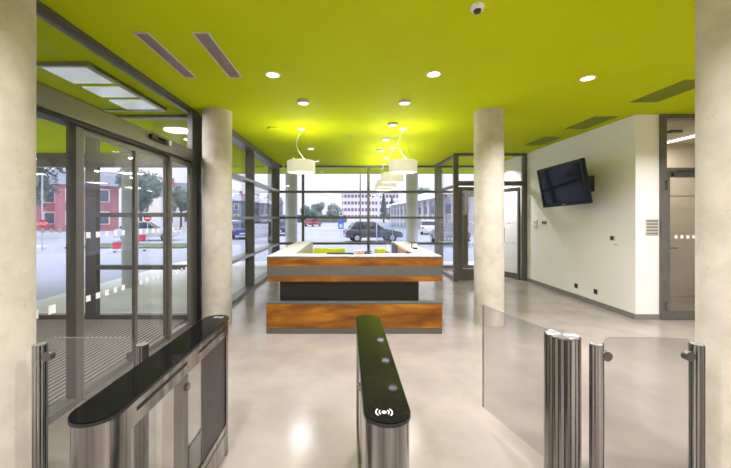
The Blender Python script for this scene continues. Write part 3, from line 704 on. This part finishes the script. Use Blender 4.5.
ts = turnstile((.146, 1.18, 0), 'steel turnstile with a black glass top, alone in the middle of the passage')
ts2 = turnstile((-.914, 1.18, 0), 'steel turnstile with a black glass top, beside the left glass gate', True)

def fluted(r, n, amp):
    k = n * 10
    return [((r * (1 + amp * abs(math.sin(n * PI * i / k)) - amp)) * math.cos(2 * PI * i / k), (r * (1 + amp * abs(math.sin(n * PI * i / k)) - amp)) * math.sin(2 * PI * i / k)) for i in range(k)]
def gate(cx, y, hw, label):
    t = thing('glass_gate', label, 'gate', (cx, y, 0), group='glass gates between fluted steel posts')
    for s in (-1, 1):
        p = MB().prism([(s * hw + a, b) for a, b in fluted(.033, 10, .12)], .012, TH).build('post', 'steel', t)
        MB().cyl((s * hw, 0, 0), .055, 0, .012, 32).build('foot_plate', 'steel', p)
        MB().cyl((s * hw, 0, 0), .029, TH, TH + .004, 32).build('post_cap', 'steel_top', p)
        for z in (.885, .20):
            MB().cyl((s * (hw - .052), -.003, z), .026, -.016, .016, 24, axis='Y').box(min(s * (hw - .03), s * (hw - .055)), max(s * (hw - .03), s * (hw - .055)), -.012, .012, z - .014, z + .014).build('glass_clamp', 'steel_d', t, True)
    a = hw - .042; r = .03
    pts = [(-a, .10), (a, .10)] + [(a - r + r * math.cos(k * PI / 12), .983 - r + r * math.sin(k * PI / 12)) for k in range(7)] + [(-a + r + r * math.cos(PI / 2 + k * PI / 12), .983 - r + r * math.sin(PI / 2 + k * PI / 12)) for k in range(7)]
    MB().prism(pts, -.005, .005, 'Y').build('glass_panel', 'glass_gate', t)
    e = MB()
    e.box(-a - .0015, -a, -.0052, .0052, .10, .955).box(a, a + .0015, -.0052, .0052, .10, .955).box(-a + r, a - r, -.0052, .0052, .983, .9848)
    e.build('glass_edge', 'glass_edge', t)
    return t
gate(-1.415, 1.906, .283, 'glass gate between fluted steel posts at the left concrete column')
gate(1.655, 1.906, .279, 'glass gate between fluted steel posts at the right concrete column')
# swing gate on a thick fluted post
t = thing('swing_gate', 'open glass swing gate hinged on a thick fluted steel post', 'gate', (1.285, 2.06, 0))
MB().prism(fluted(.096, 16, .10), .015, TH).build('post', 'steel', t)
MB().cyl((0, 0, 0), .12, 0, .015, 40).build('foot_plate', 'steel', t)
cp = MB(); cc = cp.bm.verts.new((0, 0, TH + .006))
ring = [cp.bm.verts.new((.088 * math.cos(2 * PI * k / 24), .088 * math.sin(2 * PI * k / 24), TH + (.010 if k % 2 else .003))) for k in range(24)]
low = [cp.bm.verts.new((.088 * math.cos(2 * PI * k / 24), .088 * math.sin(2 * PI * k / 24), TH - .002)) for k in range(24)]
for k in range(24):
    j = (k + 1) % 24; cp.bm.faces.new((cc, ring[k], ring[j])); cp.bm.faces.new((ring[k], low[k], low[j], ring[j]))
cp.bm.faces.new(low[::-1])
cp.build('post_cap', 'steel_top', t)
d = Vector((1.09 - 1.285, 2.765 - 2.06)); ang = math.atan2(d.y, d.x)
g = MB().box(.105, .73, -.005, .005, .13, TH - .002, rot=Matrix.Rotation(ang, 4, 'Z'), org=(0, 0, 0)).build('glass_panel', 'glass_gate', t)
MB().box(.105, .7295, -.0052, .0052, TH - .0015, TH + .0005, rot=Matrix.Rotation(ang, 4, 'Z'), org=(0, 0, 0)).box(.7298, .7318, -.0052, .0052, .13, TH, rot=Matrix.Rotation(ang, 4, 'Z'), org=(0, 0, 0)).build('glass_edge', 'glass_edge', t)
for z in (.16, .80): MB().box(.085, .115, -.012, .012, z, z + .08, rot=Matrix.Rotation(ang, 4, 'Z'), org=(0, 0, 0)).build('glass_clamp', 'steel_d', t)

# ------------------------------------------------------------------ outdoors
G0 = -.13
def car(loc, rz, colname, col, label, L=4.1, W=1.72, Ht=1.45, van=False):
    t = thing('car' if not van else 'van', label, 'car' if not van else 'van', (*loc, G0), rz)
    m = paint(colname, col); l = L / 2
    if van: prof = [(-l, .35), (-l, 1.75), (-l + .15, Ht), (l - 1.5, Ht), (l - .75, 1.05), (l - .05, .85), (l, .35)]
    else: prof = [(-l, .32), (-l, .75), (-l + .1, .88), (-l + .35, .95), (l - 1.25, .93), (l - .15, .74), (l, .55), (l, .32)]
    b = MB().prism(prof, -W / 2, W / 2, 'Y')
    bmesh.ops.bevel(b.bm, geom=list(b.bm.edges), offset=.05, segments=2, profile=.5, affect='EDGES'); b.build('body', m, t, True)
    if not van:
        c = MB().prism([(-l + .30, .92), (-l + .65, Ht - .06), (l - 2.0, Ht - .04), (l - 1.30, .92)], -W / 2 + .07, W / 2 - .07, 'Y')
        bmesh.ops.bevel(c.bm, geom=list(c.bm.edges), offset=.06, segments=2, profile=.5, affect='EDGES'); c.build('windows', 'glassdark', t, True)
        MB().prism([(-l + .60, Ht - .10), (-l + .72, Ht), (l - 2.1, Ht), (l - 1.95, Ht - .08)], -W / 2 + .09, W / 2 - .09, 'Y').build('roof', m, t)
    else:
        B(l - 1.55, l - .7, -W / 2 - .004, W / 2 + .004, 1.12, 1.62).build('windows', 'glassdark', t)
        B(-l - .006, -l + .01, -W / 2 + .2, W / 2 - .2, 1.1, 1.6).build('rear_window', 'glassdark', t)
    for sx in (-1, 1):
        for sy in (-1, 1):
            w = MB().cyl((sx * (l - .78), sy * (W / 2 - .10), .31), .31, -.10, .105, 28, axis='Y').build('wheel', 'tyre', t, True)
            MB().cyl((sx * (l - .78), sy * (W / 2 - .10), .31), .18, -.104, .109, 20, axis='Y').build('hubcap', 'galv', w)
    B(l - .04, l + .008, -W / 2 + .1, -W / 2 + .45, .58, .70).box(l - .04, l + .008, W / 2 - .45, W / 2 - .1, .58, .70).build('headlamp', 'signwhite', t)
    B(-l - .008, -l + .03, -W / 2 + .08, -W / 2 + .3, .62, .78).box(-l - .008, -l + .03, W / 2 - .3, W / 2 - .08, .62, .78).build('tail_lamp', 'red', t)
    B(-l - .01, -l + .02, -.26, .26, .42, .53).build('number_plate', 'signwhite', t)
    return t
car((-6.4, 65), 1.15, 'car_red', (.34, .03, .06), 'red car parked far out in the car park')
car((1.85, 25.2), .15, 'car_grey', (.07, .075, .10), 'dark hatchback parked outside behind the middle window post and glass shelter')
car((8.6, 36), 1.35, 'car_pale', (.70, .71, .75), 'white car parked outside by the right outdoor column')
car((6.6, 22.5), 1.5, 'car_dark', (.05, .06, .09), 'dark car outside beyond the glass entrance corner')
car((-8.75, 29), 1.87, 'car_blue', (.04, .08, .28), 'blue car outside the nearer side window bay')
car((-12.2, 36), 1.9, 'car_white', (.72, .73, .78), 'white car outside beside the left concrete column')
car((-6.75, 34), 1.77, 'car_navy', (.03, .05, .16), 'navy car outside at the far left corner post')
car((-15.0, 26), .35, 'car_silver', (.58, .60, .65), 'silver car on the street seen through the sliding doors')

def tree(x, y, h, r, label, mat='leaf', spruce=False, n=900, ls=.3):
    t = thing('tree', label, 'tree', (x, y, G0))
    MB().lathe([(.16 * h / 6, 0), (.12 * h / 6, h * .35), (.04, h * .85)], n=10).build('trunk', 'bark', t, True)
    m = MB(); bm = m.bm
    lob = [(Vector((R.uniform(-.5, .5) * r, R.uniform(-.5, .5) * r, h * .62 + R.uniform(-.22, .25) * h)), R.uniform(.42, .62) * r) for _ in range(9)]
    for i in range(n):
        if spruce:
            u = R.random() ** .7; z = h * (.12 + .88 * (1 - u)); rr = r * u * (0.55 + .45 * R.random()); a = R.uniform(0, 2 * PI)
            p = Vector((rr * math.cos(a), rr * math.sin(a), z))
        else:
            c, lr = R.choice(lob); dd = Vector((R.gauss(0, 1), R.gauss(0, 1), R.gauss(0, 1))).normalized()
            p = c + dd * lr * R.uniform(.6, 1.0)
        a = Vector((R.uniform(-1, 1), R.uniform(-1, 1), R.uniform(-1, 1))).normalized(); b = a.orthogonal().normalized(); s = ls * R.uniform(.6, 1.2)
        bm.faces.new([bm.verts.new(p + q) for q in (a * s, b * s * .6, -a * s, -b * s * .6)])
    if not spruce:
        for c, lr in lob:
            g = bmesh.ops.create_icosphere(bm, subdivisions=2, radius=lr * .72); bmesh.ops.translate(bm, vec=c, verts=g['verts'])
    else:
        g = bmesh.ops.create_cone(bm, cap_ends=True, segments=12, radius1=r * .6, radius2=.02, depth=h * .8); bmesh.ops.translate(bm, vec=(0, 0, h * .55), verts=g['verts'])
    m.build('crown', mat, t)
tree(-8.6, 100, 6.2, 2.6, 'round tree far behind the car park, left of the white office block')
tree(-4.0, 104, 5.6, 2.8, 'round tree touching the left end of the white office block')
tree(-13.5, 110, 5.0, 2.4, 'smaller round tree farthest left beyond the car park')
tree(11.5, 108, 9.5, 1.7, 'dark spruce right of the white office block, taller one', 'leaf_b', True, 700)
tree(14.6, 112, 8.6, 1.6, 'dark spruce right of the white office block, shorter one', 'leaf_b', True, 700)
tree(20.5, 92, 10.2, 3.2, 'broad tree behind the long grey hall, left one')
tree(28.5, 99, 10.0, 3.4, 'broad tree behind the long grey hall, right one')
tree(-27.5, 46, 8.0, 3.0, 'leafy street tree seen through the middle sliding leaf', n=2600, ls=.2)
tree(-25.5, 53, 6.6, 2.2, 'lower leafy street tree next to the taller one behind the sliding doors', n=1800, ls=.2)
tree(-26.8, 29, 9.2, 3.6, 'dark tree behind the stop sign', 'leaf_b', n=3000, ls=.22)
tag(B(-24, 0, 113, 115, G0, 2.4, bev=.3).build('hedge', 'leaf_b'), 'long dark hedge line beyond the car park', 'hedge')

t = thing('office_block', 'white office block with dark window bands beyond the car park', 'building', (9.6, 150, G0))
B(-12, 13, 0, 14, 0, 12.2).build('walls', 'facade', t)
for k in range(4):
    z = 1.3 + 2.95 * k
    wb = B(-11.6, 12.6, -.06, 0, z, z + 1.35).build('window_band', 'bandred', t)
    m = MB()
    for j in range(16): m.box(-11.2 + 1.5 * j, -10.8 + 1.5 * j, -.10, -.06, z, z + 1.35)
    m.build('mullions', 'facade', wb)
B(-12.2, 13.2, -.25, 14.2, 12.2, 12.6).build('roof_edge', 'facade_g', t)
B(3.6, 4.6, -.5, 0, 0, 12.2).build('stair_strip', 'facade', t)
t = thing('annex_building', 'low white building right of the office block', 'building', (18.5, 118, G0))
B(-5, 6, 0, 8, 0, 4.4).build('walls', 'facade', t); B(-5.3, 6.3, -.3, 8.3, 4.4, 4.8).build('roof', 'roof', t)
for k in range(5): B(-4.3 + 2 * k, -3.0 + 2 * k, -.05, 0, 1.6, 3.0).build('window', 'winband', t)
t = thing('long_hall', 'long grey hall with pale pillars to the right of the car park', 'building', (12.2, 34, G0), math.radians(4))
B(0, 12, 0, 40, 0, 4.1).build('walls', 'facade_g', t)
B(-.06, 0, .5, 39.5, 2.2, 3.2).build('window_band', 'winband', t)
MB().prism([(-1.1, 4.1), (12.5, 4.1), (12.5, 5.6), (6, 6.6)], -.5, 40.5, 'Y').build('roof', 'facade', t)
for k in range(14): B(-.35, -.05, 1 + 2.9 * k, 1.4 + 2.9 * k, 0, 4.1).build('pillar', 'facade', t)
def house(x, y, w, d_, h, hr, wall, label, rz=0):
    t = thing('house', label, 'house', (x, y, G0), rz)
    B(-w / 2, w / 2, 0, d_, 0, h).build('walls', wall, t)
    MB().prism([(-.4, h), (d_ + .4, h), (d_ / 2, h + hr)], -w / 2 - .3, w / 2 + .3, 'X').build('roof', 'roof', t)
    B(-w * .25, -w * .25 + .7, d_ * .3, d_ * .3 + .7, h + hr * .3, h + hr + .7).build('chimney', 'facade_r', t)
    nw = max(2, int(w / 2.6))
    for f_ in range(int(h // 2.9)):
        for k in range(nw):
            xx = -w / 2 + w * (k + .5) / nw; z = .9 + 2.9 * f_
            o = B(xx - .65, xx + .65, -.08, 0, z - .1, z + 1.6).build('window', 'facade', t)
            B(xx - .5, xx + .5, -.10, -.08, z, z + 1.45).build('pane', 'winband', o)
    return t
house(-33.0, 44, 6.5, 6, 5.8, 2.2, 'facade_r', 'red house with white windows behind the sliding doors', .64)
house(-42, 46, 7, 6, 5.9, 2.6, 'facade_r', 'red house with white windows behind the stop sign', .74)
house(-32.2, 66, 6.0, 6, 5.8, 2.8, 'facade', 'smaller white house with slate roof at the right end of the sliding doors view', .45)
house(-28.0, 92, 6, 8, 6.0, 2.2, 'facade_d', 'slate grey house seen through the nearer side window bay')
house(-21.2, 94, 4.5, 8, 5.6, 1.8, 'facade_d', 'slate grey house seen through the farther side window bay')
def roundsign(x, y, zc, r, ztop, label, kind):
    t = thing('road_sign', label, 'road sign', (x, y, G0), math.atan2(-x, y) * -1 * -1)
    zc -= G0; ztop -= G0
    MB().cyl((0, .03, 0), .035, 0, ztop, 14).build('pole', 'galv', t, True)
    n = 8 if kind == 'stop' else 32
    pl = MB().prism([(r * math.cos(2 * PI * (k + .5) / n), zc + r * math.sin(2 * PI * (k + .5) / n)) for k in range(n)], -.012, 0, 'Y').build('disc', 'red', t)
    if kind == 'stop':
        MB().lathe([(r * .93, -.001), (r * 1.0, -.001), (r * 1.0, .001), (r * .93, .001)], n=8, closed=True)
        cu = bpy.data.curves.new('lettering', 'FONT'); cu.body = 'STOP'; cu.align_x = 'CENTER'; cu.align_y = 'CENTER'; cu.size = r * .78; cu.extrude = .002
        tmp = bpy.data.objects.new('lettering_curve', cu); COL.objects.link(tmp); bpy.context.view_layer.update()
        me = bpy.data.meshes.new_from_object(tmp.evaluated_get(bpy.context.evaluated_depsgraph_get())); bpy.data.objects.remove(tmp)
        me.materials.clear(); me.materials.append(MT['signwhite'])
        o = bpy.data.objects.new('lettering', me); COL.objects.link(o); o.parent = pl; o.location = (0, -.016, zc); o.rotation_euler = (PI / 2, 0, 0)
    else:
        B(-r * .68, r * .68, -.016, -.012, zc - r * .17, zc + r * .17).build('white_bar', 'signwhite', pl)
    return t
roundsign(-15.9, 18, 1.29, .24, 3.85, 'red stop sign on a tall pole behind the left fixed pane', 'stop')
roundsign(-14.45, 25, 1.56, .24, 1.9, 'red no entry sign with white bar behind the sliding leaf', 'bar')
t = thing('road_sign', 'blue sign board on a post in the car park', 'road sign', (-.53, 30, G0))
MB().cyl((0, .03, 0), .03, 0, 2.0, 12).build('pole', 'galv', t, True)
B(-.24, .24, -.02, 0, .75, 1.72).build('board', 'blue', t); B(-.10, -.02, -.024, -.02, .85, 1.2).box(.05, .12, -.024, -.02, .85, 1.2).build('white_marks', 'signwhite', t)
MB().cyl((0, -.01, 2.05), .17, -.01, .01, 28, axis='Y').build('round_plate', 'signwhite', t); MB().cyl((0, -.02, 2.05), .13, -.004, .004, 28, axis='Y').build('round_mark', 'bandred', t)
t = thing('barrier', 'red and white plastic barrier on the street behind the sliding doors', 'barrier', (-11.2, 17.8, G0), .5)
for k in range(3):
    B(-.75 + .52 * k, -.33 + .52 * k, -.05, .05, .15 + .18 * k, .50 + .18 * k, bev=.04).build('block', 'red', t)
B(-.80, .80, -.02, .02, .06, .12).build('rail', 'signwhite', t); B(-.7, -.6, -.2, .2, 0, .06).box(.6, .7, -.2, .2, 0, .06).build('foot', 'charcoal', t)
t = thing('bus_shelter', 'bluish glass shelter in the car park before the white office block', 'shelter', (2.95, 22.3, G0))
B(-1.0, 1.15, .0, .03, .1, 1.35).build('back_glass', 'glass_sh', t); B(1.13, 1.16, -1.0, 0, .1, 1.35).build('side_glass', 'glass_sh', t)
for x in (-1.03, 0, 1.15): B(x - .03, x + .03, .03, .09, 0, 1.4).build('post', 'galv', t)
B(-1.06, 1.2, -.02, .10, 1.35, 1.42).build('rail', 'galv', t)
t = thing('street_lamp', 'thin street lamp pole left of the middle window post', 'street lamp', (.92, 24, G0))
MB().lathe([(.05, 0), (.03, 5.5)], n=12).build('pole', 'steel_d', t, True); MB().tube([(0, 0, 5.45), (.3, 0, 5.7), (.9, 0, 5.8)], .025, 8).build('arm', 'steel_d', t); B(.8, 1.3, -.09, .09, 5.74, 5.83, bev=.02).build('lamp_head', 'galv', t)
tag(B(-16, -9.3, 19.5, 22.5, G0, -.06, bev=.02).build('grass_verge', 'grass'), 'strip of green grass outside the nearer side window', 'grass')
tag(B(-40, -17, 19.2, 19.6, G0, .02, bev=.02).build('kerb', 'facade'), 'pale kerb of the street near the stop sign', 'kerb')

# ------------------------------------------------------------------ sky, sun, camera
w = bpy.data.worlds.new('World'); SC.world = w; w.use_nodes = True
nt = w.node_tree; nt.nodes.clear(); N = nt.nodes.new
out = N('ShaderNodeOutputWorld'); bg = N('ShaderNodeBackground'); nt.links.new(bg.outputs[0], out.inputs[0])
tc = N('ShaderNodeTexCoord'); sx = N('ShaderNodeSeparateXYZ'); nt.links.new(tc.outputs['Generated'], sx.inputs[0])
rp = N('ShaderNodeValToRGB'); rp.color_ramp.elements[0].position = 0; rp.color_ramp.elements[0].color = (.80, .80, .90, 1)
rp.color_ramp.elements[1].position = .5; rp.color_ramp.elements[1].color = (.74, .80, 1.0, 1)
nz = N('ShaderNodeTexNoise'); nz.inputs['Scale'].default_value = 3.0; nz.inputs['Detail'].default_value = 5
nt.links.new(tc.outputs['Generated'], nz.inputs[0])
mx = N('ShaderNodeMix'); mx.data_type = 'RGBA'; mx.blend_type = 'MIX'; mx.inputs[7].default_value = (.87, .87, .92, 1)
nt.links.new(sx.outputs['Z'], rp.inputs[0]); nt.links.new(rp.outputs[0], mx.inputs[6]); nt.links.new(nz.outputs[0], mx.inputs[0]); nt.links.new(mx.outputs[2], bg.inputs[0])
# overcast sky: about three times as bright overhead as at the horizon
gr = N('ShaderNodeMapRange'); gr.inputs['From Min'].default_value = .0; gr.inputs['From Max'].default_value = 1.0
gr.inputs['To Min'].default_value = 1.1; gr.inputs['To Max'].default_value = 3.3
nt.links.new(sx.outputs['Z'], gr.inputs['Value']); nt.links.new(gr.outputs[0], bg.inputs[1])

cam = bpy.data.cameras.new('camera'); co = bpy.data.objects.new('camera', cam); COL.objects.link(co)
co.location = (0, 0, 1.65); co.rotation_euler = (PI / 2, 0, 0)
cam.sensor_fit = 'HORIZONTAL'; cam.sensor_width = 36; cam.lens = 36 * 345 / 731
cam.shift_x = (365.5 - 347) / 731; cam.shift_y = -(234 - 217) / 731; cam.clip_end = 600; cam.clip_start = .05
SC.camera = co
SC.view_settings.view_transform = 'Standard'; SC.view_settings.look = 'None'; SC.view_settings.gamma = 1; SC.view_settings.use_curve_mapping = False
SC.view_settings.exposure = 0.08
SC.cycles.use_denoising = True; SC.cycles.transparent_max_bounces = 32; SC.cycles.max_bounces = 10; SC.cycles.diffuse_bounces = 5
SC.cycles.sample_clamp_indirect = 6; SC.cycles.caustics_reflective = False
